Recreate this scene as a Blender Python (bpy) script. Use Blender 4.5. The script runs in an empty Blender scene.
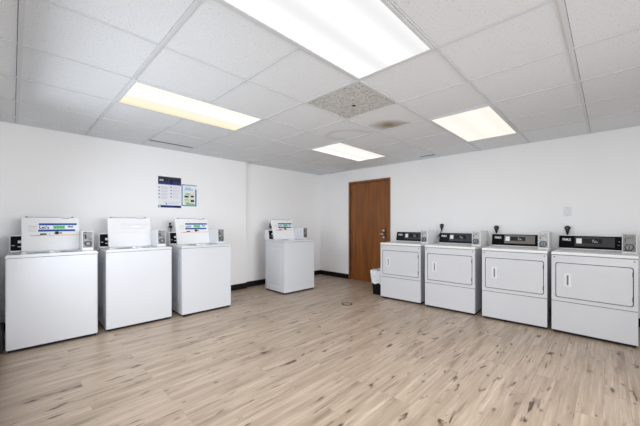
import bpy, bmesh, math, random
from mathutils import Vector, Matrix
random.seed(7)
S = bpy.context.scene
C = S.collection
R = math.radians
H = 2.278            # ceiling height
T = 0.61             # ceiling module
GX, GY = 1.5418, -3.0772
XR, YN = 6.45, -5.035  # far right wall, near wall

# ------------------------------------------------------------------ materials
def nodes_of(m):
    m.use_nodes = True
    nt = m.node_tree
    return nt, nt.nodes, nt.links, nt.nodes['Principled BSDF']

def mat(name, col, rough=0.5, metal=0.0, var=0.0, scale=8.0, bump=0.0, bscale=60.0, spec=0.5, coat=0.0):
    m = bpy.data.materials.new(name)
    nt, N, L, b = nodes_of(m)
    b.inputs['Base Color'].default_value = (*col, 1)
    b.inputs['Roughness'].default_value = rough
    b.inputs['Metallic'].default_value = metal
    b.inputs['Specular IOR Level'].default_value = spec
    b.inputs['Coat Weight'].default_value = coat
    tc = N.new('ShaderNodeTexCoord')
    if var > 0:
        n = N.new('ShaderNodeTexNoise'); n.inputs['Scale'].default_value = scale; n.inputs['Detail'].default_value = 4
        L.new(tc.outputs['Object'], n.inputs['Vector'])
        r = N.new('ShaderNodeValToRGB')
        r.color_ramp.elements[0].position = 0.3; r.color_ramp.elements[1].position = 0.7
        r.color_ramp.elements[0].color = (*[c * (1 - var) for c in col], 1)
        r.color_ramp.elements[1].color = (*[min(1, c * (1 + var)) for c in col], 1)
        L.new(n.outputs['Fac'], r.inputs['Fac']); L.new(r.outputs['Color'], b.inputs['Base Color'])
    if bump > 0:
        n2 = N.new('ShaderNodeTexNoise'); n2.inputs['Scale'].default_value = bscale; n2.inputs['Detail'].default_value = 3
        L.new(tc.outputs['Object'], n2.inputs['Vector'])
        bp = N.new('ShaderNodeBump'); bp.inputs['Strength'].default_value = bump; bp.inputs['Distance'].default_value = 0.003
        L.new(n2.outputs['Fac'], bp.inputs['Height']); L.new(bp.outputs['Normal'], b.inputs['Normal'])
    return m

def math_node(N, L, op, a, b=None, clamp=False):
    n = N.new('ShaderNodeMath'); n.operation = op; n.use_clamp = clamp
    for i, v in enumerate((a, b)):
        if v is None: continue
        if isinstance(v, (int, float)): n.inputs[i].default_value = v
        else: L.new(v, n.inputs[i])
    return n.outputs[0]

def mixc(N, L, fac, a, b, mode='MIX'):
    n = N.new('ShaderNodeMix'); n.data_type = 'RGBA'; n.blend_type = mode
    if isinstance(fac, (int, float)): n.inputs[0].default_value = fac
    else: L.new(fac, n.inputs[0])
    for i, v in ((6, a), (7, b)):
        if isinstance(v, tuple): n.inputs[i].default_value = (*v, 1) if len(v) == 3 else v
        else: L.new(v, n.inputs[i])
    return n.outputs[2]

def mr(N, L, v, a, b, c=0.0, d=1.0):
    n = N.new('ShaderNodeMapRange'); n.clamp = True
    L.new(v, n.inputs[0])
    for i, x in enumerate((a, b, c, d)): n.inputs[i + 1].default_value = x
    return n.outputs[0]

def floor_material():
    m = bpy.data.materials.new('vinyl_plank')
    nt, N, L, b = nodes_of(m)
    tc = N.new('ShaderNodeTexCoord')
    sep = N.new('ShaderNodeSeparateXYZ'); L.new(tc.outputs['Object'], sep.inputs[0])
    cmb = N.new('ShaderNodeCombineXYZ'); L.new(sep.outputs['Y'], cmb.inputs[0]); L.new(sep.outputs['X'], cmb.inputs[1])
    br = N.new('ShaderNodeTexBrick')
    L.new(cmb.outputs[0], br.inputs['Vector'])
    br.inputs['Color1'].default_value = (0, 0, 0, 1); br.inputs['Color2'].default_value = (1, 1, 1, 1)
    br.inputs['Mortar'].default_value = (0.5, 0.5, 0.5, 1)
    br.inputs['Scale'].default_value = 1.0
    br.inputs['Mortar Size'].default_value = 0.0011
    br.inputs['Mortar Smooth'].default_value = 0.0
    br.inputs['Brick Width'].default_value = 1.05; br.inputs['Row Height'].default_value = 0.128
    br.offset = 0.37; br.offset_frequency = 3
    rnd = N.new('ShaderNodeSeparateColor'); L.new(br.outputs['Color'], rnd.inputs[0])
    rv = rnd.outputs[0]
    # per-plank shifted grain coordinates
    gx = math_node(N, L, 'ADD', sep.outputs['X'], math_node(N, L, 'MULTIPLY', rv, 37.0))
    def stretched(sx, sy, detail, scale=1.0, rough=0.55, dist=0.0):
        c = N.new('ShaderNodeCombineXYZ')
        L.new(math_node(N, L, 'MULTIPLY', gx, sx), c.inputs[0])
        L.new(math_node(N, L, 'MULTIPLY', sep.outputs['Y'], sy), c.inputs[1])
        L.new(math_node(N, L, 'MULTIPLY', rv, 11.0), c.inputs[2])
        n = N.new('ShaderNodeTexNoise'); n.inputs['Scale'].default_value = scale
        n.inputs['Detail'].default_value = detail; n.inputs['Roughness'].default_value = rough
        n.inputs['Distortion'].default_value = dist
        L.new(c.outputs[0], n.inputs['Vector']); return n.outputs['Fac']
    grain = stretched(60, 2.6, 5, 1.0, 0.6)
    broad = stretched(13, 1.3, 3, 1.0, 0.5)
    knot = stretched(23, 5.6, 2, 1.0, 0.5, 0.45)
    streak = stretched(26, 2.2, 4, 1.0, 0.55)
    base = mixc(N, L, mr(N, L, broad, 0.34, 0.66), (0.300, 0.222, 0.160), (0.540, 0.430, 0.333))
    base = mixc(N, L, mr(N, L, rv, 0.0, 1.0, 0.0, 0.60), base, (0.500, 0.392, 0.298))
    base = mixc(N, L, mr(N, L, grain, 0.35, 0.72, 0.0, 0.60), base, (0.295, 0.215, 0.152))
    base = mixc(N, L, mr(N, L, grain, 0.28, 0.45, 0.28, 0.0), base, (0.66, 0.57, 0.47))
    base = mixc(N, L, mr(N, L, streak, 0.56, 0.70, 0.0, 0.72), base, (0.195, 0.138, 0.098))
    base = mixc(N, L, mr(N, L, knot, 0.635, 0.735, 0.0, 0.95), base, (0.065, 0.036, 0.019))
    base = mixc(N, L, math_node(N, L, 'MULTIPLY', br.outputs['Fac'], 0.35), base, (0.12, 0.085, 0.06))
    L.new(base, b.inputs['Base Color'])
    L.new(mr(N, L, grain, 0.3, 0.7, 0.30, 0.42), b.inputs['Roughness'])
    b.inputs['Specular IOR Level'].default_value = 0.45
    bp = N.new('ShaderNodeBump'); bp.inputs['Strength'].default_value = 0.08; bp.inputs['Distance'].default_value = 0.002
    L.new(grain, bp.inputs['Height']); L.new(bp.outputs['Normal'], b.inputs['Normal'])
    return m

def wood_material():
    m = bpy.data.materials.new('stained_wood')
    nt, N, L, b = nodes_of(m)
    tc = N.new('ShaderNodeTexCoord')
    mp = N.new('ShaderNodeMapping'); mp.inputs['Scale'].default_value = (9, 9, 0.8)
    L.new(tc.outputs['Object'], mp.inputs[0])
    n = N.new('ShaderNodeTexNoise'); n.inputs['Scale'].default_value = 1.6; n.inputs['Detail'].default_value = 6
    n.inputs['Roughness'].default_value = 0.6; L.new(mp.outputs[0], n.inputs['Vector'])
    r = N.new('ShaderNodeValToRGB'); L.new(n.outputs['Fac'], r.inputs['Fac'])
    e = r.color_ramp.elements
    e[0].position = 0.28; e[0].color = (0.120, 0.040, 0.008, 1)
    e[1].position = 0.75; e[1].color = (0.285, 0.098, 0.017, 1)
    k = e.new(0.5); k.color = (0.215, 0.068, 0.011, 1)
    L.new(r.outputs['Color'], b.inputs['Base Color'])
    b.inputs['Roughness'].default_value = 0.38
    return m

def tile_material(name, coarse, stain=False):
    m = bpy.data.materials.new(name)
    nt, N, L, b = nodes_of(m)
    tc = N.new('ShaderNodeTexCoord')
    n = N.new('ShaderNodeTexNoise'); n.inputs['Scale'].default_value = 62 if coarse else 120
    n.inputs['Detail'].default_value = 2; n.inputs['Roughness'].default_value = 0.6; n.inputs['Distortion'].default_value = 0.6
    L.new(tc.outputs['Object'], n.inputs['Vector'])
    hole = mr(N, L, n.outputs['Fac'], 0.50 if coarse else 0.60, 0.62 if coarse else 0.70)
    base = (0.62, 0.615, 0.60) if coarse else (0.77, 0.795, 0.82)
    col = mixc(N, L, math_node(N, L, 'MULTIPLY', hole, 0.80 if coarse else 0.45), base, (0.26, 0.25, 0.235))
    if stain:
        sep = N.new('ShaderNodeSeparateXYZ'); L.new(tc.outputs['Object'], sep.inputs[0])
        w = N.new('ShaderNodeTexNoise'); w.inputs['Scale'].default_value = 5; w.inputs['Detail'].default_value = 3
        L.new(tc.outputs['Object'], w.inputs['Vector'])
        wob = math_node(N, L, 'MULTIPLY', math_node(N, L, 'SUBTRACT', w.outputs['Fac'], 0.5), 0.55)
        def blot(cx, cy, rx, ry, ang=0.0):
            dx = math_node(N, L, 'SUBTRACT', sep.outputs['X'], cx); dy = math_node(N, L, 'SUBTRACT', sep.outputs['Y'], cy)
            ca, sa = math.cos(ang), math.sin(ang)
            u = math_node(N, L, 'ADD', math_node(N, L, 'MULTIPLY', dx, ca / rx), math_node(N, L, 'MULTIPLY', dy, sa / rx))
            v = math_node(N, L, 'ADD', math_node(N, L, 'MULTIPLY', dx, -sa / ry), math_node(N, L, 'MULTIPLY', dy, ca / ry))
            d = math_node(N, L, 'SQRT', math_node(N, L, 'ADD', math_node(N, L, 'MULTIPLY', u, u), math_node(N, L, 'MULTIPLY', v, v)))
            return math_node(N, L, 'ADD', d, wob)
        d1 = blot(2.98, -1.98, 0.24, 0.20, R(45))
        f1 = mr(N, L, d1, 0.20, 1.0, 0.92, 0.0)
        col = mixc(N, L, f1, col, (0.26, 0.19, 0.11))
        d3 = blot(3.22, -1.84, 0.22, 0.025, R(48))
        col = mixc(N, L, mr(N, L, d3, 0.5, 1.0, 0.6, 0.0), col, (0.38, 0.30, 0.2))
        d2 = blot(2.42, -1.98, 0.33, 0.22, R(40))
        ring = math_node(N, L, 'MULTIPLY', mr(N, L, d2, 0.55, 0.95), mr(N, L, d2, 0.95, 1.08, 1.0, 0.0))
        col = mixc(N, L, math_node(N, L, 'MULTIPLY', ring, 0.35), col, (0.42, 0.36, 0.27))
    L.new(col, b.inputs['Base Color'])
    b.inputs['Roughness'].default_value = 0.95; b.inputs['Specular IOR Level'].default_value = 0.1
    bp = N.new('ShaderNodeBump'); bp.inputs['Strength'].default_value = 0.25; bp.inputs['Distance'].default_value = 0.003; bp.invert = True
    L.new(hole, bp.inputs['Height']); L.new(bp.outputs['Normal'], b.inputs['Normal'])
    return m

def diffuser_material(name, cool, warm, strength, dips, tint_w=0.0):
    """lit acrylic lens: brighter over the tubes that run along it"""
    m = bpy.data.materials.new(name)
    m.use_nodes = True
    nt = m.node_tree; N, L = nt.nodes, nt.links
    N.clear()
    out = N.new('ShaderNodeOutputMaterial'); em = N.new('ShaderNodeEmission')
    tc = N.new('ShaderNodeTexCoord'); sep = N.new('ShaderNodeSeparateXYZ'); L.new(tc.outputs['Object'], sep.inputs[0])
    # object x runs across the fixture from -0.3 to 0.3
    s = math_node(N, L, 'SINE', math_node(N, L, 'MULTIPLY', sep.outputs['X'], 2 * math.pi / 0.28))
    band = mr(N, L, s, -1, 1, 1 - dips, 1.0)
    edge = mr(N, L, sep.outputs['X'], -0.30, tint_w - 0.30, 1.0, 0.0) if tint_w > 0 else None
    col = mixc(N, L, edge if edge is not None else 0.0, cool, warm)
    L.new(col, em.inputs['Color'])
    L.new(math_node(N, L, 'MULTIPLY', band, strength), em.inputs['Strength'])
    L.new(em.outputs[0], out.inputs[0])
    return m

M = dict(
    wall=mat('wall_paint', (0.875, 0.875, 0.877), 0.55, var=0.008, scale=1.5, bump=0.05, bscale=150),
    floor=floor_material(), wood=wood_material(),
    tile=tile_material('fissured_tile', False), coarse=tile_material('coarse_tile', True), stain=tile_material('stained_tile', False, True),
    grid=mat('grid_enamel', (0.65, 0.67, 0.685), 0.5), plenum=mat('plenum_dark', (0.03, 0.03, 0.03), 0.9),
    black=mat('black_vinyl', (0.006, 0.006, 0.007), 0.6, spec=0.2),
    enamel=mat('white_enamel', (0.63, 0.645, 0.675), 0.30, var=0.008, scale=3, coat=0.2),
    enamel2=mat('dryer_enamel', (0.58, 0.585, 0.605), 0.30, var=0.008, scale=3, coat=0.2),
    housing=mat('housing_enamel', (0.78, 0.78, 0.78), 0.35), lhousing=mat('meter_enamel', (0.72, 0.73, 0.75), 0.35),
    deck=mat('washer_deck_enamel', (0.62, 0.63, 0.65), 0.25, coat=0.3),
    lidw=mat('lid_enamel', (0.80, 0.80, 0.81), 0.18, coat=0.3),
    rubber=mat('black_rubber', (0.015, 0.015, 0.016), 0.6),
    gap=mat('gasket_black', (0.02, 0.02, 0.022), 0.7),  # also stands for shade in the dryer door and seam gaps
    steel=mat('brushed_steel', (0.24, 0.24, 0.245), 0.55, 0.25, var=0.5, scale=38),
    steellight=mat('plate_light_steel', (0.42, 0.42, 0.415), 0.55, 0.2, var=0.3, scale=45), steelgrey=mat('plate_grey_steel', (0.22, 0.215, 0.205), 0.5, 0.3, var=0.3, scale=45),
    pan=mat('base_pan_steel', (0.02, 0.02, 0.022), 0.8, spec=0.1), handleslot=mat('handle_recess', (0.16, 0.16, 0.16), 0.6),  # first one is the dark of the shade under the machines
    bronze=mat('bronze', (0.10, 0.065, 0.04), 0.45, 0.6), hplate=mat('handle_plate', (0.68, 0.685, 0.70), 0.35),
    steeldark=mat('dark_steel', (0.055, 0.054, 0.053), 0.5, 0.4), knob=mat('knob_steel', (0.26, 0.26, 0.26), 0.5, 0.4),
    chrome=mat('chrome', (0.75, 0.73, 0.70), 0.18, 1.0),
    brass=mat('worn_brass', (0.62, 0.50, 0.34), 0.3, 1.0),
    tub=mat('tub_steel', (0.55, 0.55, 0.56), 0.3, 1.0),
    panel=mat('console_black', (0.004, 0.004, 0.005), 0.7, spec=0.08),
    navy_panel=mat('console_navy', (0.009, 0.012, 0.020), 0.65, spec=0.12),
    insetA=mat('inset_grey_brown', (0.16, 0.145, 0.135), 0.45, 0.3),  # console insets: their differing tones are reflections put into the colour
    insetB=mat('inset_charcoal', (0.040, 0.036, 0.038), 0.6, 0.2),
    insetC=mat('inset_slate', (0.036, 0.040, 0.052), 0.6, 0.2),
    white=mat('print_white', (0.85, 0.85, 0.85), 0.5), cream=mat('label_cream', (0.82, 0.79, 0.76), 0.5),
    glassblk=mat('display_black', (0.004, 0.004, 0.005), 0.15),
    led=mat('display_grey', (0.30, 0.33, 0.32), 0.4),
    pblue=mat('print_blue', (0.035, 0.085, 0.30), 0.5, spec=0.12), psky=mat('print_sky', (0.30, 0.55, 0.75), 0.5, spec=0.12), pnavy=mat('print_navy', (0.012, 0.022, 0.085), 0.5, spec=0.12),
    pviolet=mat('print_violet', (0.05, 0.05, 0.26), 0.5, spec=0.12), pgrey=mat('print_grey', (0.52, 0.53, 0.56), 0.5), pdark=mat('print_dark', (0.03, 0.03, 0.035), 0.5, spec=0.12),
    pheader=mat('print_slate', (0.040, 0.044, 0.068), 0.5, spec=0.12), pgreen=mat('print_green', (0.22, 0.58, 0.24), 0.5, spec=0.12), pdgreen=mat('print_deep_green', (0.10, 0.38, 0.14), 0.5, spec=0.12),
    pred=mat('print_red', (0.45, 0.10, 0.10), 0.5, spec=0.12), porange=mat('print_orange', (0.78, 0.48, 0.24), 0.5, spec=0.12), pteal=mat('print_teal', (0.05, 0.19, 0.36), 0.5, spec=0.12),
    ppale=mat('print_pale', (0.74, 0.80, 0.86), 0.5), pbeige=mat('print_beige', (0.75, 0.70, 0.60), 0.5), paper=mat('poster_paper', (0.76, 0.77, 0.82), 0.45),
    faint=mat('print_faint', (0.70, 0.70, 0.71), 0.5),
    plate=mat('plate_plastic', (0.79, 0.78, 0.77), 0.4), plate2=mat('plate_grey', (0.74, 0.74, 0.75), 0.4),
    bag=mat('bag_plastic', (0.74, 0.76, 0.80), 0.3, var=0.12, scale=25, bump=0.6, bscale=35), bin=mat('bin_plastic', (0.006, 0.006, 0.007), 0.6, spec=0.12),
    drain=mat('drain_ring', (0.020, 0.014, 0.010), 0.7, spec=0.1), drainc=mat('drain_cover', (0.36, 0.275, 0.20), 0.5, var=0.3, scale=30),
)

# ------------------------------------------------------------------ mesh helpers
class MB:
    """collects shapes into one mesh; each shape may carry its own material"""
    def __init__(s): s.bm = bmesh.new(); s.mats = []
    def mi(s, m):
        if m is None: return 0
        if m not in s.mats: s.mats.append(m)
        return s.mats.index(m)
    def _fin(s, faces, m, smooth=False):
        i = s.mi(m)
        for f in faces: f.material_index = i; f.smooth = smooth
    def add(s, other, m, mtx=None, smooth=False):
        me = bpy.data.meshes.new('t'); other.to_mesh(me); other.free()
        if mtx is not None: me.transform(mtx)
        k = len(s.bm.faces); s.bm.from_mesh(me); bpy.data.meshes.remove(me)
        s.bm.faces.ensure_lookup_table()
        s._fin(s.bm.faces[k:], m, smooth)
    def box(s, x0, x1, y0, y1, z0, z1, m=None, bev=0.0, seg=2, mtx=None):
        b = bmesh.new()
        bmesh.ops.create_cube(b, size=1)
        bmesh.ops.scale(b, vec=(x1 - x0, y1 - y0, z1 - z0), verts=b.verts)
        bmesh.ops.translate(b, vec=((x0 + x1) / 2, (y0 + y1) / 2, (z0 + z1) / 2), verts=b.verts)
        if bev: bmesh.ops.bevel(b, geom=b.edges[:], offset=bev, segments=seg, affect='EDGES', profile=0.6)
        s.add(b, m, mtx); return s
    def cyl(s, c, r, h, axis='Z', m=None, seg=24, r2=None, bev=0.0):
        b = bmesh.new()
        bmesh.ops.create_cone(b, cap_ends=True, segments=seg, radius1=r, radius2=r if r2 is None else r2, depth=h)
        if bev: bmesh.ops.bevel(b, geom=[e for e in b.edges if abs(e.verts[0].co.z - e.verts[1].co.z) < 1e-6], offset=bev, segments=2, affect='EDGES')
        rot = {'Z': Matrix(), 'X': Matrix.Rotation(R(90), 4, 'Y'), 'Y': Matrix.Rotation(R(90), 4, 'X')}[axis]
        s.add(b, m, Matrix.Translation(c) @ rot, smooth=False); return s
    def ring(s, c, ro, ri, h, axis='Z', m=None, seg=28):
        b = bmesh.new(); vs = []
        for r, z in ((ro, -h / 2), (ro, h / 2), (ri, h / 2), (ri, -h / 2)):
            vs.append([b.verts.new((r * math.cos(2 * math.pi * k / seg), r * math.sin(2 * math.pi * k / seg), z)) for k in range(seg)])
        for j in range(4):
            a, d = vs[j], vs[(j + 1) % 4]
            for k in range(seg): b.faces.new((a[k], a[(k + 1) % seg], d[(k + 1) % seg], d[k]))
        bmesh.ops.recalc_face_normals(b, faces=b.faces)
        rot = {'Z': Matrix(), 'X': Matrix.Rotation(R(90), 4, 'Y'), 'Y': Matrix.Rotation(R(90), 4, 'X')}[axis]
        s.add(b, m, Matrix.Translation(c) @ rot); return s
    def prism(s, pts, x0, x1, m=None, bev=0.0):
        """profile in (y, z) extruded along x"""
        b = bmesh.new()
        A = [b.verts.new((x0, y, z)) for y, z in pts]; B = [b.verts.new((x1, y, z)) for y, z in pts]
        b.faces.new(A); b.faces.new(B[::-1]); n = len(pts)
        for k in range(n): b.faces.new((A[k], B[k], B[(k + 1) % n], A[(k + 1) % n]))
        bmesh.ops.recalc_face_normals(b, faces=b.faces)
        if bev: bmesh.ops.bevel(b, geom=b.edges[:], offset=bev, segments=2, affect='EDGES')
        s.add(b, m); return s
    def rrect(s, x0, x1, z0, z1, y0, y1, rad, m=None, bev=0.0, seg=5):
        """rounded rectangle in the x-z plane, front face at y0 (towards -y)"""
        b = bmesh.new(); pts = rr(x0, x1, z0, z1, rad, seg)
        A = [b.verts.new((x, y0, z)) for x, z in pts]; B = [b.verts.new((x, y1, z)) for x, z in pts]; n = len(pts)
        fa = b.faces.new(A); b.faces.new(B[::-1])
        for k in range(n): b.faces.new((A[k], B[k], B[(k + 1) % n], A[(k + 1) % n]))
        bmesh.ops.recalc_face_normals(b, faces=b.faces)
        if bev: bmesh.ops.bevel(b, geom=list(fa.edges), offset=bev, segments=2, affect='EDGES')
        s.add(b, m); return s
    def rframe(s, o, i, y0, y1, ro, ri, m=None, seg=5):
        """plate with a rounded hole; o and i are (x0,x1,z0,z1)"""
        b = bmesh.new(); P = rr(*o, ro, seg); Q = rr(*i, ri, seg); n = len(P)
        loops = [[b.verts.new((x, y, z)) for x, z in q] for q, y in ((P, y0), (Q, y0), (Q, y1), (P, y1))]
        for j in range(4):
            a, d = loops[j], loops[(j + 1) % 4]
            for k in range(n): b.faces.new((a[k], a[(k + 1) % n], d[(k + 1) % n], d[k]))
        bmesh.ops.recalc_face_normals(b, faces=b.faces)
        s.add(b, m); return s
    def tube(s, pts, r, m=None, seg=10):
        b = bmesh.new(); P = [Vector(p) for p in pts]; rings = []
        for k, p in enumerate(P):
            t = (P[min(k + 1, len(P) - 1)] - P[max(k - 1, 0)]).normalized()
            u = t.orthogonal().normalized() if k == 0 else (u - t * u.dot(t)).normalized()
            w = t.cross(u)
            rr_ = r[k] if isinstance(r, (list, tuple)) else r
            rings.append([b.verts.new(p + (u * math.cos(a) + w * math.sin(a)) * rr_) for a in [2 * math.pi * q / seg for q in range(seg)]])
        for a, d in zip(rings, rings[1:]):
            for k in range(seg): b.faces.new((a[k], a[(k + 1) % seg], d[(k + 1) % seg], d[k]))
        b.faces.new(rings[0][::-1]); b.faces.new(rings[-1])
        bmesh.ops.recalc_face_normals(b, faces=b.faces)
        s.add(b, m, smooth=True); return s
    def text(s, body, x, y, z, h, m, width=None):
        """lettering standing in the x-z plane facing -y, left end at x, baseline at z"""
        cu = bpy.data.curves.new('txt', 'FONT'); cu.body = body; cu.size = 1.0; cu.offset = 0.018; cu.extrude = 0.0
        o = bpy.data.objects.new('txt', cu); C.objects.link(o)
        bpy.context.view_layer.update()
        me = bpy.data.meshes.new_from_object(o.evaluated_get(bpy.context.evaluated_depsgraph_get()))
        bpy.data.objects.remove(o); bpy.data.curves.remove(cu)
        xs = [v.co.x for v in me.vertices]; ys = [v.co.y for v in me.vertices]
        k = h / (max(ys) - min(ys)); kx = k if width is None else width / (max(xs) - min(xs))
        mtx = Matrix.Translation((x, y, z)) @ Matrix(((kx, 0, 0, -min(xs) * kx), (0, 0, -k, 0), (0, k, 0, -min(ys) * k), (0, 0, 0, 1)))
        me.transform(mtx)
        n = len(s.bm.faces); s.bm.from_mesh(me); bpy.data.meshes.remove(me); s.bm.faces.ensure_lookup_table()
        s._fin(s.bm.faces[n:], m); return s
    def build(s, name, m=None, parent=None, loc=(0, 0, 0), rot=(0, 0, 0)):
        me = bpy.data.meshes.new(name); s.bm.to_mesh(me); s.bm.free()
        for x in (s.mats or [m]): me.materials.append(x)
        if m is not None and not s.mats: pass
        o = bpy.data.objects.new(name, me); C.objects.link(o)
        o.location = loc; o.rotation_euler = rot
        if parent is not None: o.parent = parent
        return o

def rr(x0, x1, z0, z1, r, seg=5):
    out = []
    for cx, cz, a0 in ((x1 - r, z1 - r, 0), (x0 + r, z1 - r, 90), (x0 + r, z0 + r, 180), (x1 - r, z0 + r, 270)):
        for k in range(seg + 1):
            a = R(a0 + 90 * k / seg); out.append((cx + r * math.cos(a), cz + r * math.sin(a)))
    return out

def thing(name, label, cat, loc=(0, 0, 0), rz=0.0, group=None):
    o = bpy.data.objects.new(name, None); C.objects.link(o); o.empty_display_size = 0.1
    o.location = loc; o.rotation_euler = (0, 0, rz)
    return tag(o, label, cat, group)
def tag(o, label, cat, group=None):
    o['label'] = label; o['category'] = cat
    if group: o['group'] = group
    return o
def struct(o): o['kind'] = 'structure'; return o
def copy_tree(o, parent=None):
    c = o.copy(); C.objects.link(c)
    if parent is not None: c.parent = parent
    for ch in list(o.children): copy_tree(ch, c)
    return c

# ------------------------------------------------------------------ room shell
struct(MB().box(-0.3, XR + 0.3, YN - 0.3, 0.3, -0.1, 0, M['floor']).build('floor'))
HT = H + 0.02
# wall with the door (faces -y); the door opening is x 0.845..1.797
w = MB()
w.box(-0.2, 0.845, 0, 0.14, 0, HT, M['wall']); w.box(1.797, XR + 0.2, 0, 0.14, 0, HT, M['wall']); w.box(0.845, 1.797, 0, 0.14, 2.012, HT, M['wall'])
struct(w.build('wall_right'))
# wall behind the washers, with its shallow step
w = MB(); w.box(-0.2, -0.02, -1.991, 0.0, 0, HT, M['wall']); w.box(-0.2, 0.04, YN, -1.991, 0, HT, M['wall'])
struct(w.build('wall_left'))
# near wall, unseen; its entrance and wide window are added to let light in
w = MB()
w.box(-0.2, 1.15, YN - 0.14, YN, 0, HT, M['wall']); w.box(1.15, 3.55, YN - 0.14, YN, 0, 0.75, M['wall']); w.box(1.15, 3.55, YN - 0.14, YN, 2.15, HT, M['wall'])
w.box(3.55, 4.10, YN - 0.14, YN, 0, HT, M['wall']); w.box(4.10, 5.60, YN - 0.14, YN, 2.15, HT, M['wall']); w.box(5.60, XR + 0.2, YN - 0.14, YN, 0, HT, M['wall'])
struct(w.build('wall_front'))
w = MB()
w.box(XR, XR + 0.14, -2.0, 0, 0, HT, M['wall']); w.box(XR, XR + 0.14, YN, -4.6, 0, HT, M['wall'])
w.box(XR, XR + 0.14, -4.6, -2.0, 0, 0.75, M['wall']); w.box(XR, XR + 0.14, -4.6, -2.0, 2.15, HT, M['wall'])  # side opening out of view, added to let light in
struct(w.build('wall_back'))

# black vinyl cove base
def cove(name, pts_list):
    b = MB()
    for x0, x1, y0, y1 in pts_list: b.box(x0, x1, y0, y1, 0, 0.098, M['black'], bev=0.0025)
    return struct(b.build(name))
cove('baseboard_right', [(-0.02, 0.824, -0.008, 0), (1.818, XR, -0.008, 0)])
cove('baseboard_left', [(-0.02, -0.012, -1.991, -0.008), (0.04, 0.048, YN + 0.008, -1.991), (-0.012, 0.048, -1.991, -1.983)])
cove('baseboard_front', [(0.05, 4.08, YN, YN + 0.008)])

# ceiling: lay-in tiles, their grid and the dark space above
LIGHTS = [(3, -2), (0, -2), (3, 2), (0, 2), (6, -2), (6, 2)]  # last two lie out of view, added for light
covered = {(kx, ky + d) for kx, ky in LIGHTS for d in (0, 1)}
xl = [0.04] + [GX + k * T for k in range(-2, 9) if GX + k * T < XR - 0.05] + [XR]
yl = [YN] + [GY + k * T for k in range(-3, 6) if GY + k * T > YN + 0.03] + [0.0]
MAINX, MAINY = {3, 5}, {-3, -2, 0, 2, 4}
def hw_x(k): return 0.0115 if k in MAINX else 0.0065
def hw_y(k): return 0.0115 if k in MAINY else 0.0065
c = MB()
GAP = 0.0028
zt0, zt1 = H + 0.005, H + 0.018
for i in range(len(xl) - 1):
    kx = -3 + i
    for j in range(len(yl) - 1):
        ky = -4 + j
        if (kx, ky) in covered: continue
        xa = xl[i] + (hw_x(kx) + GAP if i else 0.004); xb = xl[i + 1] - (hw_x(kx + 1) if i < len(xl) - 2 else 0.004)
        ya = yl[j] + (hw_y(ky) if j else 0.004); yb = yl[j + 1] - (hw_y(ky + 1) + GAP if j < len(yl) - 2 else 0.004)
        if yb - ya < 0.012 or xb - xa < 0.012: continue
        mt = M['coarse'] if (kx, ky) == (2, 0) else M['stain'] if (kx, ky) in ((2, 1), (1, 1), (3, 1)) else M['tile']
        if (kx, ky) == (4, -1): mt = M['coarse'] if False else M['tile']
        if (kx, ky) == (-2, -1): xa += 0.065           # tile slipped off its bar: dark slot
        if (kx, ky) == (1, 4):                          # broken corner by the wall
            c.box(xa, xb, ya, yb - 0.20, zt0, zt1, mt); c.box(xa, xb - 0.27, yb - 0.20, yb, zt0, zt1, mt)
            c.box(xb - 0.27, xb, yb - 0.07, yb, zt0, zt1, mt); continue
        if (kx, ky) == (-2, 4): yb -= 0.05
        c.box(xa, xb, ya, yb, zt0, zt1, mt)
c.box(-0.02, 0.04, -1.86, 0, zt0, zt1, M['tile'])
c.box(-0.2, XR + 0.2, YN - 0.14, 0.14, H + 0.12, H + 0.14, M['plenum'])
ceil = struct(c.build('ceiling'))
g = MB()
for i, x in enumerate(xl[1:-1]):
    h = hw_x(-2 + i); g.box(x - h, x + h, YN, 0, H, H + 0.012, M['grid'])
for j, y in enumerate(yl[1:-1]):
    h = hw_y(-3 + j); g.box(0.04 if y < -1.99 else -0.02, XR, y - h, y + h, H + 0.0004, H + 0.0124, M['grid'])
struct(g.build('trim_1'))
g = MB()       # wall angle round the edge
g.box(0.04, 0.058, YN, -1.991, H, H + 0.004, M['grid']); g.box(-0.02, -0.002, -1.86, 0, H, H + 0.004, M['grid'])
g.box(-0.002, 0.45, -0.018, 0, H, H + 0.004, M['grid']); g.box(0.95, XR, -0.018, 0, H, H + 0.004, M['grid'])
struct(g.build('trim_2'))
g = MB(); g.cyl((3.042, -2.706, H + 0.003), 0.016, 0.006, 'Z', M['plenum'], 16)
o = g.build('ceiling_hole', parent=ceil)

# ------------------------------------------------------------------ ceiling lights
dmat = {
    'cool': diffuser_material('diffuser_cool', (1.0, 1.0, 1.0), (1, 1, 1), 1.16, 0.22),
    'yellow': diffuser_material('diffuser_yellow', (1.0, 0.98, 0.90), (0.84, 0.71, 0.45), 1.2, 0.13, 0.30),
    'warm': diffuser_material('diffuser_warm', (1.0, 0.925, 0.84), (1.0, 0.9, 0.8), 1.12, 0.08),
    'rose': diffuser_material('diffuser_rose', (1.0, 0.93, 0.87), (1.0, 0.9, 0.85), 1.30, 0.24),
    'bright': diffuser_material('diffuser_bright', (1.0, 1.0, 1.0), (1, 1, 1), 1.7, 0.1),  # for the two unseen panels added to brighten the room
}
LL = [('cool', 'large bright white ceiling light panel nearest the viewer, above the room centre'),
      ('yellow', 'ceiling light panel with a yellowed edge, above the white washers and posters'),
      ('warm', 'warm white ceiling light panel above the row of dryers'),
      ('rose', 'warm white ceiling light panel farthest back, beside the brown stained tile'),
      ('bright', 'ceiling light panel behind the viewer on the near side'),
      ('bright', 'ceiling light panel beyond the right edge, past the last dryer')]
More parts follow.
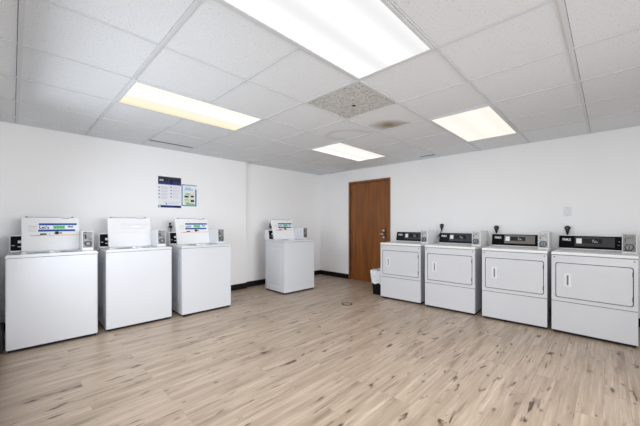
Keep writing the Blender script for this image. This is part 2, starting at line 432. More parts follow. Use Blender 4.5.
for (kx, ky), (mk, lab) in zip(LIGHTS, LL):
    cx, cy = GX + (kx + 0.5) * T, GY + (ky + 1) * T
    t = thing('ceiling_light', lab, 'ceiling light', (cx, cy, H), 0, 'ceiling light panels')
    f = MB(); a, b_ = T / 2 - 0.008, T - 0.008; q = 0.020
    f.box(-a, -a + q, -b_, b_, -0.004, 0.02, M['grid'], 0.001); f.box(a - q, a, -b_, b_, -0.004, 0.02, M['grid'], 0.001)
    f.box(-a + q, a - q, -b_, -b_ + q, -0.004, 0.02, M['grid'], 0.001); f.box(-a + q, a - q, b_ - q, b_, -0.004, 0.02, M['grid'], 0.001)
    f.box(-a, a, -b_, b_, 0.05, 0.055, M['grid'])
    f.build('frame', parent=t)
    d = MB(); d.box(-a + q, a - q, -b_ + q, b_ - q, 0.0, 0.006, dmat[mk]); d.build('diffuser', parent=t)

# ------------------------------------------------------------------ door
dr = bpy.data.objects.new('door_1', None); C.objects.link(dr); dr.location = (1.321, 0, 0); struct(dr)
dr['label'] = 'plain brown stained wooden door in a matching wooden frame'
f = MB(); e = 0.496
f.box(-e, -e + 0.040, -0.014, 0.11, 0, 2.036, M['wood'], 0.003); f.box(e - 0.040, e, -0.014, 0.11, 0, 2.036, M['wood'], 0.003)
f.box(-e + 0.040, e - 0.040, -0.014, 0.11, 1.996, 2.036, M['wood'], 0.003)
f.build('door_frame', parent=dr)
s = MB(); s.box(-e + 0.044, e - 0.044, 0.010, 0.052, 0.006, 1.992, M['wood'], 0.002); slab = s.build('door_slab', parent=dr)
for z in (0.22, 1.0, 1.80):
    hn = MB(); hn.cyl((-e + 0.044, 0.004, z), 0.007, 0.10, 'Z', M['steeldark'], 10); hn.box(-e + 0.03, -e + 0.058, 0.004, 0.011, z - 0.05, z + 0.05, M['steeldark']); hn.build('hinge', parent=dr)
k = MB(); kx_ = 0.355
k.rrect(kx_ - 0.032, kx_ + 0.032, 0.885, 1.075, -0.002, 0.012, 0.01, M['bronze'], 0.002)
k.build('lock_plate', parent=slab)['label'] = 'dark lock plate'
k = MB(); k.cyl((kx_, -0.012, 1.035), 0.026, 0.022, 'Y', M['brass'], 20, bev=0.004); k.cyl((kx_, -0.024, 1.035), 0.012, 0.012, 'Y', M['chrome'], 14); k.build('deadbolt', parent=slab)
k = MB(); k.cyl((kx_, -0.024, 0.965), 0.014, 0.05, 'Y', M['chrome'], 16)
k.tube([(kx_ + 0.004, -0.048, 0.965), (kx_ - 0.03, -0.052, 0.966), (kx_ - 0.06, -0.05, 0.968), (kx_ - 0.085, -0.044, 0.966)], [0.011, 0.010, 0.009, 0.008], M['chrome'])
k.cyl((kx_, -0.004, 0.945), 0.007, 0.006, 'Y', M['gap'], 12)
k.build('lever_handle', parent=slab)['label'] = 'silver lever handle'
k = MB(); k.cyl((kx_ + 0.004, -0.014, 0.905), 0.022, 0.026, 'Y', M['chrome'], 18, bev=0.004); k.build('key_cylinder', parent=slab)

# ------------------------------------------------------------------ top-loading washer (front faces local -y)
def decal(mb, kind):
    W2, LH, Y = 0.464, 0.363, -0.0022
    def q(u0, u1, v0, v1, m, lift=0.0):
        x0, x1, z0, z1 = (u0 - 0.5) * W2, (u1 - 0.5) * W2, v0 * LH, v1 * LH
        mb.box(x0, x1, Y - lift, Y + 0.002 - lift, z0, z1, m)
    if kind == 'colour':
        q(0.27, 0.955, 0.57, 0.80, M['ppale']); q(0.28, 0.955, 0.755, 0.815, M['pblue'], 0.0003); q(0.27, 0.92, 0.565, 0.625, M['pblue'], 0.0003)
        q(0.45, 0.55, 0.758, 0.79, M['pviolet'], 0.0005)
        q(0.525, 0.735, 0.64, 0.745, M['pgreen'], 0.0003)
        for k in range(4): q(0.55 + k * 0.045, 0.58 + k * 0.045, 0.665, 0.72, M['pdgreen'], 0.0006)
        q(0.79, 0.885, 0.685, 0.712, M['pnavy'], 0.0003); q(0.80, 0.83, 0.70, 0.735, M['pblue'], 0.0005); q(0.86, 0.88, 0.70, 0.73, M['pblue'], 0.0005)
        q(0.30, 0.41, 0.467, 0.507, M['pdark']); q(0.54, 0.68, 0.50, 0.53, M['pdark']); q(0.56, 0.62, 0.475, 0.56, M['pdark'], 0.0004); q(0.66, 0.695, 0.475, 0.49, M['pgrey'])
        q(0.45, 0.48, 0.48, 0.51, M['pgrey']); q(0.22, 0.99, 0.44, 0.463, M['porange']); q(0.14, 0.32, 0.440, 0.452, M['pred'], 0.0003)
        for k in range(5): q(0.10, 0.245 - 0.02 * (k % 2), 0.57 + k * 0.035, 0.578 + k * 0.035, M['pred'] if k == 4 else M['pgrey'])
        q(0.10, 0.125, 0.395, 0.42, M['pdark'])
        mb.text("Let's", (0.29 - 0.5) * W2, Y - 0.001, 0.645 * LH, 0.10 * LH, M['pnavy'], width=0.165 * W2)
    else:
        q(0.28, 0.95, 0.72, 0.80, M['faint']); q(0.30, 0.88, 0.60, 0.66, M['faint']); q(0.52, 0.72, 0.66, 0.71, M['white'])  # washed-out print: glare on this lid is put into the colours
        for k in range(4): q(0.08, 0.24, 0.58 + k * 0.05, 0.59 + k * 0.05, M['faint'])
        q(0.15, 0.95, 0.47, 0.478, M['faint']); q(0.30, 0.42, 0.49, 0.515, M['faint']); q(0.54, 0.68, 0.49, 0.515, M['faint'])

def make_washer(kind='colour', lean=14.0):
    t = thing('washing_machine', '', 'washing machine', group='top-loading washers along the left wall')
    W, D, hh = 0.333, 0.56, 0.855
    # cabinet with embossed side panels
    b = bmesh.new(); bmesh.ops.create_cube(b, size=1)
    bmesh.ops.scale(b, vec=(2 * W, D, hh - 0.028), verts=b.verts); bmesh.ops.translate(b, vec=(0, D / 2, (hh + 0.028) / 2), verts=b.verts)
    bmesh.ops.bevel(b, geom=[e for e in b.edges if abs(e.verts[0].co.z - e.verts[1].co.z) > 0.1], offset=0.007, segments=2, affect='EDGES')
    b.normal_update(); sides = [f for f in b.faces if all(abs(v.co.x) > W - 1e-4 for v in f.verts)]
    for f in sides:
        bmesh.ops.inset_region(b, faces=[f], thickness=0.10, depth=0)
        bmesh.ops.inset_region(b, faces=[f], thickness=0.010, depth=-0.004)
        bmesh.ops.inset_region(b, faces=[f], thickness=0.05, depth=0)
        bmesh.ops.inset_region(b, faces=[f], thickness=0.010, depth=0.004)
    m_ = MB(); m_.add(b, M['enamel']); cab = m_.build('cabinet', parent=t)
    m_ = MB(); m_.box(-W + 0.012, W - 0.012, 0.010, D - 0.01, 0.006, 0.029, M['pan']); m_.build('base_pan', parent=t)  # dark box standing for the shade between cabinet and floor
    # deck with the tub opening
    hx, h0, h1 = 0.20, 0.055, 0.40
    z0, z1 = hh + 0.004, 0.886
    xs = (-W - 0.002, -hx, hx, W + 0.002); ys = (-0.004, h0, h1, D)
    b = bmesh.new(); V = {}
    for zi, z in enumerate((z0, z1)):
        for i, x in enumerate(xs):
            for j, y in enumerate(ys): V[i, j, zi] = b.verts.new((x, y, z))
    for i in range(3):
        for j in range(3):
            if (i, j) == (1, 1): continue
            b.faces.new((V[i, j, 1], V[i + 1, j, 1], V[i + 1, j + 1, 1], V[i, j + 1, 1])); b.faces.new((V[i, j, 0], V[i, j + 1, 0], V[i + 1, j + 1, 0], V[i + 1, j, 0]))
    for k in range(3):
        for (p, q_) in (((k, 0), (k + 1, 0)), ((k, 3), (k + 1, 3)), ((0, k), (0, k + 1)), ((3, k), (3, k + 1))):
            b.faces.new((V[p[0], p[1], 0], V[q_[0], q_[1], 0], V[q_[0], q_[1], 1], V[p[0], p[1], 1]))
    for (p, q_) in (((1, 1), (2, 1)), ((1, 2), (2, 2)), ((1, 1), (1, 2)), ((2, 1), (2, 2))):
        b.faces.new((V[p[0], p[1], 0], V[q_[0], q_[1], 0], V[q_[0], q_[1], 1], V[p[0], p[1], 1]))
    bmesh.ops.recalc_face_normals(b, faces=b.faces)
    tops = [e for e in b.edges if e.verts[0].co.z > z0 + 0.01 and e.verts[1].co.z > z0 + 0.01 and any(abs(f.normal.z) < 0.5 for f in e.link_faces)]
    bmesh.ops.bevel(b, geom=tops, offset=0.008, segments=2, affect='EDGES')
    m_ = MB(); m_.add(b, M['deck']); m_.box(-W + 0.006, W - 0.006, 0.004, D - 0.01, hh - 0.002, hh + 0.0045, M['gap']) if False else None
    deck = m_.build('top_deck', parent=t)
    m_ = MB(); m_.cyl((0, 0.235, hh + 0.0006), 0.235, 0.001, 'Z', M['gap'], 32); m_.ring((0, 0.235, hh + 0.013), 0.17, 0.155, 0.024, 'Z', M['tub'], 32); m_.cyl((0, 0.235, hh + 0.002), 0.16, 0.003, 'Z', M['tub'], 32)
    m_.cyl((0, 0.235, hh + 0.014), 0.03, 0.022, 'Z', M['enamel'], 16)
    m_.build('tub', parent=t)
    # control hood at the back, left of the coin meter
    HY = 0.455
    m_ = MB(); m_.prism([(HY, 0.8865), (HY + 0.018, 1.042), (HY + 0.03, 1.052), (D + 0.03, 1.052), (D + 0.03, 0.8865)], -W + 0.008, 0.212, M['lhousing'], 0.004)
    hood = m_.build('control_hood', parent=t)
    m_ = MB(); lean_h = math.atan2(0.018, 0.1555)
    mt = Matrix.Translation((0, HY, 0.8865)) @ Matrix.Rotation(-lean_h, 4, 'X')
    m_.box(-W + 0.013, 0.209, -0.004, 0.0, 0.010, 0.158, M['panel'], 0.001, mtx=mt)
    m_.box(-0.268, -0.236, -0.0052, -0.004, 0.085, 0.112, M['pgrey'], mtx=mt); m_.box(-0.268, -0.20, -0.0052, -0.004, 0.044, 0.053, M['pgrey'], mtx=mt)
    m_.box(-0.312, -0.290, -0.0052, -0.004, 0.060, 0.066, M['pgrey'], mtx=mt)
    m_.build('control_panel', parent=hood)['label'] = 'black control panel'
    # coin meter
    cx0, cx1, cy0, cz0, cz1 = 0.222, 0.318, 0.175, 0.8865, 1.092
    m_ = MB(); m_.box(cx0, cx1, cy0, D, cz0, cz1, M['lhousing'], 0.004)
    coin = m_.build('coin_meter', parent=t)
    m_ = MB(); m_.box(cx0 + 0.006, cx1 - 0.007, cy0 - 0.004, cy0 + 0.001, cz0 + 0.028, cz1 - 0.006, M['steel'], 0.001)
    m_.box(cx0 + 0.022, cx0 + 0.034, cy0 - 0.0055, cy0 - 0.003, cz0 + 0.120, cz0 + 0.165, M['gap'])
    m_.box(cx0 + 0.045, cx0 + 0.080, cy0 - 0.0055, cy0 - 0.003, cz0 + 0.115, cz0 + 0.120, M['steeldark'])
    m_.build('face_plate', parent=coin)['label'] = 'steel face plate'
    xm = (cx0 + cx1) / 2
    m_ = MB(); m_.ring((xm, cy0 - 0.010, cz0 + 0.07), 0.030, 0.022, 0.014, 'Y', M['steeldark'], 24); m_.cyl((xm, cy0 - 0.012, cz0 + 0.07), 0.017, 0.02, 'Y', M['knob'], 20, bev=0.003)
    m_.build('coin_knob', parent=coin)
    # open lid standing against the hood
    lid_mb = MB(); LW, LH = 0.232, 0.363
    lid_mb.rrect(-LW, LW, 0.0, LH, 0.0, 0.022, 0.012, M['lidw'], 0.003)
    lid_mb.rrect(-LW + 0.008, LW - 0.008, 0.006, LH * 0.435, -0.003, 0.002, 0.006, M['lidw'], 0.0012)
    lid_mb.rrect(-LW + 0.008, LW - 0.008, LH * 0.452, LH - 0.010, -0.0012, 0.002, 0.008, M['lidw'], 0.0005)
    lid = lid_mb.build('lid', parent=t, loc=(-0.010, 0.418, 0.8875), rot=(R(-lean), 0, 0))
    m_ = MB(); decal(m_, kind); m_.build('decal', parent=lid)
    for sx in (-0.195, 0.175):
        m_ = MB(); m_.cyl((sx, 0.004, LH + 0.004), 0.009, 0.010, 'Z', M['rubber'], 12, r2=0.005); m_.box(sx - 0.014, sx + 0.014, -0.001, 0.018, LH - 0.002, LH + 0.003, M['rubber'], 0.0008); m_.build('bumper', parent=lid)
    m_ = MB(); m_.tube([(-0.18, 0.003, LH + 0.001), (0.06, 0.003, LH + 0.001), (0.08, 0.001, LH - 0.003), (0.10, -0.002, LH - 0.012), (0.14, -0.002, LH - 0.012), (0.155, 0.001, LH - 0.003), (0.165, 0.003, LH + 0.001)], 0.0022, M['steeldark'], 6)
    m_.build('edge_trim', parent=lid)
    m_ = MB(); m_.tube([(-0.225, 0.009, -0.0), (0.225, 0.009, -0.0)], 0.004, M['steeldark'], 8); m_.build('hinge_rod', parent=lid)
    for sx in (-1, 1):
        for y in (0.06, D - 0.06):
            m_ = MB(); m_.cyl((sx * 0.27, y, 0.0032), 0.022, 0.006, 'Z', M['rubber'], 14); m_.build('foot', parent=t)
    return t

washers = [  # front-left corner, front-right corner (world x, y)
    ((0.872, -4.980), (0.895, -4.323), 'leftmost white top-loading washer, lid open showing a blue and green decal', 'colour'),
    ((0.866, -4.243), (0.878, -3.571), 'white top-loading washer second from left, its open lid blank and pale', 'pale'),
    ((0.920, -3.472), (0.929, -2.796), 'third white washer from left, lid open, standing below the two posters', 'colour'),
    ((0.935, -1.858), (0.955, -1.160), 'lone white washer near the wall corner, set apart from the other washers', 'colour'),
]
protos = {}
for (a, b_, lab, kind) in washers:
    if kind not in protos:
        o = make_washer(kind, 14.0 if kind == 'colour' else 11.0); protos[kind] = o
    else: o = copy_tree(protos[kind])
    o['label'] = lab
    o.location = ((a[0] + b_[0]) / 2 + 0.018, (a[1] + b_[1]) / 2, 0)
    o.rotation_euler = (0, 0, math.atan2(b_[1] - a[1], b_[0] - a[0]))

# ------------------------------------------------------------------ front-loading dryer (front faces local -y)
def make_dryer(inset, face, plate):
    t = thing('tumble_dryer', '', 'dryer', group='coin-operated dryers along the right wall')
    W, D = 0.323, 0.70
    m_ = MB(); m_.box(-W, W, 0.014, D, 0.028, 0.836, M['enamel2'], 0.006); cab = m_.build('cabinet', parent=t)
    m_ = MB(); door = (-0.283, 0.288, 0.390, 0.750)
    m_.rframe((-W, W, 0.346, 0.832), (door[0] - 0.0065, door[1] + 0.0065, door[2] - 0.0065, door[3] + 0.0065), 0.0, 0.013, 0.006, 0.020, M['enamel2'])
    m_.build('front_panel', parent=t)
    m_ = MB(); m_.rrect(door[0] - 0.006, door[1] + 0.006, door[2] - 0.006, door[3] + 0.006, 0.009, 0.013, 0.02, M['gap']); m_.build('door_gasket', parent=t)  # black sheet behind the door gap, painted in for its shade
    m_ = MB(); m_.box(-W + 0.012, W - 0.012, 0.012, D - 0.01, 0.006, 0.029, M['pan']); m_.build('base_pan', parent=t)  # shade under the dryer, put in as a dark box
    m_ = MB(); m_.box(-W + 0.002, W - 0.002, 0.008, 0.014, 0.335, 0.350, M['gap']); m_.build('seam_gasket', parent=t)  # black strip that paints the shade in the panel seam
    m_ = MB(); m_.rrect(*door, -0.004, 0.009, 0.018, M['enamel2'], 0.004)
    for z in (0.455, 0.690): m_.box(door[1] - 0.004, door[1] + 0.003, -0.003, 0.006, z - 0.022, z + 0.022, M['steeldark'])
    dd = m_.build('door', parent=t)
    m_ = MB(); m_.rframe((-0.218, -0.156, 0.500, 0.648), (-0.195, -0.179, 0.524, 0.628), -0.009, -0.003, 0.006, 0.004, M['hplate']); m_.box(-0.195, -0.179, -0.0045, -0.0035, 0.524, 0.628, M['handleslot'])
    m_.box(-0.212, -0.162, -0.0095, -0.008, 0.505, 0.509, M['pgrey'])
    m_.build('handle', parent=dd)['label'] = 'recessed pull handle'
    m_ = MB(); m_.box(-W, W, 0.0, 0.013, 0.028, 0.3400, M['enamel2'], 0.003); m_.build('lower_panel', parent=t)
    m_ = MB(); m_.box(-W - 0.003, W + 0.003, -0.008, D - 0.01, 0.839, 0.870, M['housing'], 0.010, 3); m_.build('top_panel', parent=t)
    for sx in (-0.298, 0.298):
        m_ = MB(); m_.cyl((sx, -0.001, 0.812), 0.006, 0.004, 'Y', M['steeldark'], 10); m_.build('screw', parent=t)
    # console
    CY, lean_h = 0.532, math.atan2(0.040, 0.160)
    m_ = MB(); m_.prism([(CY, 0.8705), (CY + 0.040, 1.030), (D - 0.012, 1.030), (D - 0.012, 0.8705)], -W - 0.002, 0.212, M['housing'], 0.003)
    con = m_.build('control_console', parent=t)
    mt = Matrix.Translation((-W - 0.004, CY, 0.8705)) @ Matrix.Rotation(-lean_h, 4, 'X')
    fw, f0, f1 = 0.538, 0.010, 0.160
    def q(mb, u0, u1, v0, v1, m, lift):
        mb.box(u0 * fw, u1 * fw, -0.004 - lift, -0.003 - lift + 0.0008, f0 + v0 * (f1 - f0), f0 + v1 * (f1 - f0), m, mtx=mt)
    m_ = MB(); m_.box(0, fw, -0.004, 0.0, f0, f1, face, 0.001, mtx=mt)
    fas = m_.build('fascia', parent=con); fas['label'] = 'black control fascia'
    m_ = MB(); q(m_, 0.272, 0.90, 0.18, 0.93, inset, 0.0004); m_.build('inset_panel', parent=con)
    m_ = MB(); q(m_, 0.40, 0.71, 0.43, 0.79, M['glassblk'], 0.0008)
    for u0, u1, v0, v1 in ((0.560, 0.575, 0.52, 0.72), (0.575, 0.590, 0.66, 0.72), (0.585, 0.605, 0.50, 0.58), (0.610, 0.622, 0.50, 0.66), (0.628, 0.645, 0.50, 0.56)): q(m_, u0, u1, v0, v1, M['led'], 0.0012)
    m_.build('display', parent=con)
    m_ = MB(); q(m_, 0.298, 0.388, 0.40, 0.79, M['cream'], 0.0008); m_.build('instruction_label', parent=con)
    m_ = MB(); m_.text('PRIMUS', 0.063 * fw, -0.0052, f0 + 0.58 * (f1 - f0), 0.20 * (f1 - f0), M['white'], width=0.142 * fw)
    o = m_.build('logo', parent=con); o.data.transform(mt)
    for u0, v0 in ((0.945, 0.33), (0.955, 0.60)):
        m_ = MB(); q(m_, u0, u0 + 0.02, v0, v0 + 0.035, M['pgrey'], 0.0004); m_.build('button', parent=con)
    # coin meter
    cx0, cx1, cy0, cz0, cz1 = 0.214, 0.320, 0.275, 0.8705, 1.070
    m_ = MB(); m_.box(cx0, cx1, cy0, D - 0.012, cz0, cz1, M['housing'], 0.004)
    coin = m_.build('coin_meter', parent=t)
    m_ = MB(); m_.box(cx0 + 0.005, cx1 - 0.008, cy0 - 0.004, cy0 + 0.001, cz0 + 0.016, cz1 - 0.006, plate, 0.001)
    m_.box(cx0 + 0.020, cx0 + 0.027, cy0 - 0.0055, cy0 - 0.003, cz0 + 0.118, cz0 + 0.150, M['gap']); m_.box(cx0 + 0.036, cx0 + 0.062, cy0 - 0.0055, cy0 - 0.003, cz0 + 0.150, cz0 + 0.155, M['steeldark'])
    m_.box(cx0 + 0.012, cx0 + 0.072, cy0 - 0.0055, cy0 - 0.003, cz0 + 0.024, cz0 + 0.034, M['gap'])
    m_.build('face_plate', parent=coin)['label'] = 'steel face plate'
    xm = (cx0 + cx1) / 2
    m_ = MB(); m_.ring((xm - 0.002, cy0 - 0.010, cz0 + 0.062), 0.035, 0.026, 0.014, 'Y', M['steeldark'], 24); m_.cyl((xm - 0.002, cy0 - 0.012, cz0 + 0.062), 0.020, 0.02, 'Y', M['knob'], 20, bev=0.003); m_.box(xm - 0.006, xm + 0.002, cy0 - 0.030, cy0 - 0.02, cz0 + 0.045, cz0 + 0.079, M['steeldark'], 0.002)
    m_.build('coin_knob', parent=coin)
    for sx in (-1, 1):
        for y in (0.06, D - 0.06):
            m_ = MB(); m_.cyl((sx * 0.27, y, 0.0032), 0.022, 0.006, 'Z', M['rubber'], 14); m_.build('foot', parent=t)
    return t

dryers = [
    ((2.184, -0.874), (2.811, -0.842), 'white coin dryer nearest the wooden door, beside the trash bin', 'C'),
    ((2.897, -0.866), (3.544, -0.846), 'second coin dryer from the door, its power cord slanting down beside the console', 'C'),
    ((3.626, -0.856), (4.279, -0.828), 'third coin dryer from the door, with a lighter grey-brown console panel', 'A'),
    ((4.316, -0.838), (4.958, -0.856), 'white coin dryer at the far right, farthest from the door, under the blank wall plate', 'B'),
]
insets = {'A': (M['insetA'], M['panel'], M['steellight']), 'B': (M['insetB'], M['panel'], M['steelgrey']), 'C': (M['insetC'], M['navy_panel'], M['steellight'])}
protos = {}
dry_objs = []
for a, b_, lab, k in dryers:
    if k not in protos: o = make_dryer(*insets[k]); protos[k] = o
    else: o = copy_tree(protos[k])
    o['label'] = lab; dry_objs.append(o)
    o.location = ((a[0] + b_[0]) / 2, (a[1] + b_[1]) / 2 - 0.022, 0)
    o.rotation_euler = (0, 0, math.atan2(b_[1] - a[1], b_[0] - a[0]))

# ------------------------------------------------------------------ wall plates, plugs
def outlet(cx, cz, w_, h_, lab, m, cat='outlet', name='wall_outlet'):
    t = thing(name, lab, cat, (cx, 0, cz), 0, None)
    p = MB(); p.rrect(-w_ / 2, w_ / 2, -h_ / 2, h_ / 2, -0.008, 0.0, 0.006, m, 0.002); p.build('cover_plate', parent=t)
    return t
def sockets(t, xs):
    for x in xs:
        for z in (-0.022, 0.022):
            p = MB(); p.rrect(x - 0.015, x + 0.015, z - 0.013, z + 0.013, -0.010, -0.008, 0.006, M['plate'], 0.0005); p.box(x - 0.007, x - 0.005, -0.0105, -0.0095, z - 0.004, z + 0.005, M['gap']); p.box(x + 0.005, x + 0.007, -0.0105, -0.0095, z - 0.004, z + 0.005, M['gap'])
            p.build('socket', parent=t)
t = outlet(4.382, 1.326, 0.078, 0.118, 'blank grey wall plate on the wall above the rightmost dryer', M['plate2'], 'wall plate', 'blank_wall_plate')
for z in (-0.045, 0.045):
    p = MB(); p.cyl((0, -0.0085, z), 0.004, 0.003, 'Y', M['steel'], 10); p.build('screw', parent=t)
t = outlet(4.394, 1.096, 0.118, 0.122, 'wide outlet plate behind the plug of the rightmost dryer', M['plate']); sockets(t, (0.028,))
t = outlet(3.596, 1.092, 0.118, 0.122, 'wide outlet plate behind the plug of the third dryer', M['plate']); sockets(t, (0.028,))
t = outlet(2.790, 1.100, 0.074, 0.116, 'outlet plate behind the plug of the second dryer', M['wall'])
def cord(px, pz, pts, lab):
    t = thing('power_cord', lab, 'power cord', (px, -0.010, pz), 0, 'black dryer power cords')
    p = MB(); p.cyl((0, -0.018, 0.022), 0.030, 0.034, 'Y', M['rubber'], 20, bev=0.006)
    p.tube([(0, -0.024, 0.012), (0, -0.026, -0.02), (0, -0.024, -0.052)], [0.026, 0.018, 0.010], M['rubber'], 12)
    p.cyl((-0.004, -0.036, 0.020), 0.006, 0.003, 'Y', M['steel'], 10)
    p.build('plug', parent=t)
    p = MB(); p.tube([(0, -0.024, -0.048)] + pts, 0.0075, M['rubber'], 8); p.build('cable', parent=t)
cord(4.384, 1.092, [(0, -0.026, -0.10), (0.01, -0.03, -0.25), (0.03, -0.04, -0.45), (0.03, -0.045, -0.60)], 'black plug and cord above the rightmost dryer console, below the blank plate')
cord(3.585, 1.090, [(0, -0.026, -0.10), (0.005, -0.03, -0.25), (0.02, -0.03, -0.45), (0.02, -0.03, -0.60)], 'black plug and cord in the wall above the third dryer')
cord(2.790, 1.115, [(-0.01, -0.03, -0.09), (-0.05, -0.04, -0.16), (-0.10, -0.05, -0.24), (-0.115, -0.05, -0.40), (-0.11, -0.05, -0.60)], 'black plug in the wall above the second dryer, cord slanting to the left')

# plugs low on the left wall, just above the consoles of two washers
def wall_plug(loc, lab):
    t = thing('wall_outlet', lab, 'outlet', loc, R(90))
    p = MB(); p.rrect(-0.036, 0.036, -0.058, 0.058, -0.008, 0.0, 0.006, M['plate'], 0.002); p.build('cover_plate', parent=t)
    p = MB(); p.box(-0.020, 0.020, -0.040, -0.008, -0.040, -0.004, M['rubber'], 0.005); p.tube([(0, -0.034, -0.03), (0, -0.036, -0.06), (0, -0.034, -0.12)], 0.006, M['rubber'], 8); p.build('plug', parent=t)
    p = MB(); p.rrect(-0.015, 0.015, 0.008, 0.036, -0.0105, -0.0075, 0.006, M['pdark'], 0.0005); p.build('socket', parent=t)
wall_plug((0.04, -3.30, 1.145), 'outlet with a black plug showing above the console of the washer under the posters')
wall_plug((-0.02, -1.425, 1.13), 'outlet with a black plug behind the raised lid of the lone washer')
h = MB(); pts = []; rad = []
for k in range(41):
    a = k / 40
    pts.append((0.815 - 0.22 * max(0.0, a - 0.55) / 0.45, -5.012, 0.001 + 0.25 * min(1.0, a / 0.7) - 0.05 * max(0.0, a - 0.7) / 0.3)); rad.append(0.0155 if k % 2 else 0.0130)
h.tube(pts, rad, M['rubber'], 14)
tag(h.build('drain_hose'), 'black corrugated hose in the dark gap left of the leftmost washer', 'hose')

# ------------------------------------------------------------------ posters on the left wall (local x = world y, faces +x)
def poster(lab, y0, y1, z0, z1, frame=None):
    t = thing('poster', lab, 'poster', (0.04, (y0 + y1) / 2, (z0 + z1) / 2), R(90))
    return t, (y1 - y0), (z1 - z0)
def rects(w_, h_, L_, lift0=-0.004):
    m_ = MB()
    for k, (u0, u1, v0, v1, m) in enumerate(L_):
        m_.box((u0 - .5) * w_, (u1 - .5) * w_, lift0 - 0.0003 - 0.000012 * k, lift0 + 0.0006, (v0 - .5) * h_, (v1 - .5) * h_, m)
    return m_
t, w_, h_ = poster('larger laundry instruction poster with a dark header and two text columns', -3.464, -3.138, 1.408, 1.866)
m_ = MB(); m_.box(-w_ / 2, w_ / 2, -0.004, 0, -h_ / 2, h_ / 2, M['paper']); m_.build('sheet', parent=t)
L_ = [(0, 1, 0.76, 1.0, M['pheader']), (0, 1, 0.745, 0.80, M['pviolet']), (0.26, 0.40, 0.84, 0.96, M['pdark']), (0.50, 0.66, 0.78, 0.93, M['pnavy']), (0.72, 0.95, 0.86, 0.93, M['pdark']), (0.06, 0.22, 0.86, 0.90, M['pgrey']),
      (0.0, 1, 0.0, 0.075, M['pnavy']), (0.02, 0.11, 0.01, 0.065, M['pgrey']), (0.30, 0.70, 0.03, 0.045, M['pblue'])]
rects(w_, h_, L_[:6]).build('header_band', parent=t); rects(w_, h_, L_[6:]).build('footer_band', parent=t)
L_ = []
for col, u in enumerate((0.02, 0.53)):
    for k in range(4):
        v = 0.62 - k * 0.105 + (0.03 if col else 0)
        L_.append((u, u + 0.045, v, v + 0.04, M['pblue'] if col == 0 else M['pdark']))
        for j in range(3): L_.append((u + 0.09, u + 0.40 - 0.05 * (j == 2), v + 0.032 - j * 0.026, v + 0.043 - j * 0.026, M['pgrey'] if not (col and j == 1) else M['faint']))
L_ += [(0.32, 0.37, 0.10, 0.15, M['pblue']), (0.42, 0.90, 0.125, 0.14, M['pgrey']), (0.20, 0.90, 0.18, 0.19, M['pgrey'])]
rects(w_, h_, L_).build('text_print', parent=t)
t, w_, h_ = poster('smaller blue-framed notice with green print, right of the larger poster', -3.131, -2.900, 1.442, 1.775)
m_ = MB(); m_.box(-w_ / 2, w_ / 2, -0.004, 0, -h_ / 2, h_ / 2, M['ppale']); m_.build('sheet', parent=t)
L_ = [(0, 0.06, 0, 1, M['pteal']), (0.91, 1, 0, 0.80, M['pteal']), (0, 1, 0, 0.045, M['pteal']), (0, 1, 0.965, 1, M['pteal'])]
rects(w_, h_, L_).build('border', parent=t)
L_ = [(0.2, 0.75, 0.74, 0.80, M['psky']), (0.25, 0.6, 0.80, 0.87, M['pgrey']), (0.18, 0.80, 0.08, 0.62, M['pbeige']), (0.18, 0.46, 0.40, 0.48, M['pdark']), (0.6, 0.82, 0.42, 0.50, M['pdark']), (0.20, 0.46, 0.26, 0.32, M['pgreen']), (0.60, 0.84, 0.20, 0.30, M['pdark']),
      (0.25, 0.55, 0.52, 0.60, M['pgreen']), (0.30, 0.86, 0.07, 0.12, M['pdgreen']), (0.3, 0.5, 0.12, 0.18, M['pgreen'])]
rects(w_, h_, L_).build('text_print', parent=t)

# ------------------------------------------------------------------ trash bin and its liner
t = thing('trash_bin', 'small black plastic trash bin on the floor beside the door, half hidden by a dryer', 'trash bin', (2.015, -0.65, 0))
def taper(mb, w0, d0, w1, d1, z0, z1, m, thick=0.004, bottom=True):
    b = bmesh.new()
    def loop(w_, d_, z): return [b.verts.new((x, y, z)) for x, y in rr(-w_ / 2, w_ / 2, -d_ / 2, d_ / 2, 0.025, 4)]
    loops = [loop(w0, d0, z0), loop(w1, d1, z1), loop(w1 - 2 * thick, d1 - 2 * thick, z1), loop(w0 - 2 * thick, d0 - 2 * thick, z0 + 0.004)]
    n = len(loops[0])
    for a, c_ in zip(loops, loops[1:]):
        for k in range(n): b.faces.new((a[k], a[(k + 1) % n], c_[(k + 1) % n], c_[k]))
    if bottom: b.faces.new(loops[0][::-1]); b.faces.new(loops[3])
    else:
        a, c_ = loops[3], loops[0]
        for k in range(n): b.faces.new((a[k], a[(k + 1) % n], c_[(k + 1) % n], c_[k]))
    bmesh.ops.recalc_face_normals(b, faces=b.faces)
    mb.add(b, m); return mb
taper(MB(), 0.16, 0.23, 0.200, 0.29, 0, 0.385, M['bin']).build('bin_body', parent=t)
m_ = MB(); m_.ring((0, 0, 0), 0.01, 0.008, 0.001, 'Z', M['bin']) if False else None
b = bmesh.new()
rings = []
rnd = random.Random(3)
zs = [(0.185, 0.0), (0.24, 0.002), (0.30, 0.003), (0.36, 0.005), (0.398, 0.004), (0.398, -0.010), (0.33, -0.014), (0.20, -0.016)]
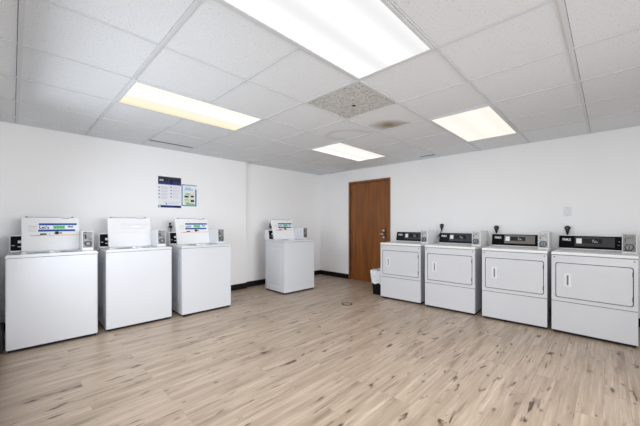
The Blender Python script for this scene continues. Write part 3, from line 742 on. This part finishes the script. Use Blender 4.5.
for zi, (z, off) in enumerate(zs):
    zz = min(z, 0.385); k = zz / 0.385
    w0 = 0.16 + (0.200 - 0.16) * k + 2 * off + 0.008; d0 = 0.23 + (0.29 - 0.23) * k + 2 * off + 0.008
    pts = rr(-w0 / 2, w0 / 2, -d0 / 2, d0 / 2, 0.027, 8)
    # extra points along the straight runs, with soft creases
    full = []
    for i, p in enumerate(pts):
        q_ = pts[(i + 1) % len(pts)]
        n = max(1, int(math.dist(p, q_) / 0.02))
        for s_ in range(n if n < 3 else 8): full.append((p[0] + (q_[0] - p[0]) * s_ / (n if n < 3 else 8), p[1] + (q_[1] - p[1]) * s_ / (n if n < 3 else 8)))
    ring = []
    for i, (x, y) in enumerate(full):
        j = (0.004 * math.sin(i * 1.9 + zi) + rnd.uniform(-0.0015, 0.0015)) * (1 if off >= 0 else 0.2)
        s_ = 1 + max(0, j) / 0.12
        ring.append(b.verts.new((x * s_, y * s_, z + (0.012 * math.sin(i * 0.7) if zi == 0 else 0.005 * math.sin(i * 0.9) if zi in (4, 5) else 0))))
    rings.append(ring)
for a, c_ in zip(rings, rings[1:]):
    n = len(a)
    for k in range(n): b.faces.new((a[k], a[(k + 1) % n], c_[(k + 1) % n], c_[k]))
bmesh.ops.recalc_face_normals(b, faces=b.faces)
m_ = MB(); m_.add(b, M['bag'], smooth=True)
o = m_.build('bin_liner', loc=(2.015, -0.65, 0)); tag(o, 'translucent white plastic liner folded over the rim of the black bin', 'bin liner')

# ------------------------------------------------------------------ floor cleanout
t = thing('floor_cleanout', 'round dark-rimmed cleanout cover set in the wood-look floor', 'drain cover', (2.027, -1.553, 0))
m_ = MB(); m_.ring((0, 0, 0.0015), 0.079, 0.062, 0.003, 'Z', M['drain'], 36); m_.build('ring', parent=t)
m_ = MB(); m_.cyl((0, 0, 0.001), 0.0615, 0.002, 'Z', M['drainc'], 36); m_.build('cover', parent=t)

# ------------------------------------------------------------------ daylight lamps, added outside unseen openings
def area(name, loc, rot, sx, sy, power, col, spread=125):
    l = bpy.data.lights.new(name, 'AREA'); l.shape = 'RECTANGLE'; l.size = sx; l.size_y = sy; l.energy = power; l.color = col; l.spread = R(spread)
    o = bpy.data.objects.new(name, l); C.objects.link(o); o.location = loc; o.rotation_euler = rot; return o
area('daylight_window', (2.35, YN - 0.20, 1.45), (R(70), 0, 0), 2.4, 1.4, 46, (0.86, 0.93, 1.0), 150)  # these area lamps are added to light the room from out of view
area('daylight_entrance', (4.85, YN - 0.20, 1.10), (R(62), 0, 0), 1.5, 2.1, 31, (0.94, 0.97, 1.0))
area('daylight_side', (XR + 0.22, -3.3, 1.45), (R(76), 0, R(90)), 2.6, 1.4, 49, (0.95, 0.97, 1.0), 95)
wd = bpy.data.worlds.new('World'); S.world = wd; wd.use_nodes = True
bg = wd.node_tree.nodes['Background']; bg.inputs[0].default_value = (0.80, 0.88, 1.0, 1); bg.inputs[1].default_value = 0.2

# ------------------------------------------------------------------ camera
cam = bpy.data.cameras.new('Camera'); co = bpy.data.objects.new('Camera', cam); C.objects.link(co)
co.location = (4.7631, -4.9394, 1.1776); co.rotation_euler = (R(90), 0, R(44.1195))
cam.sensor_width = 36; cam.lens = 298.02 / 640 * 36; cam.shift_y = 10.055 / 640; cam.clip_start = 0.02
S.camera = co
S.view_settings.view_transform = 'Standard'; S.view_settings.look = 'None'
S.view_settings.gamma = 1; S.view_settings.use_curve_mapping = False
S.view_settings.exposure = 0.0
S.cycles.use_denoising = True
S.cycles.max_bounces = 10; S.cycles.diffuse_bounces = 8
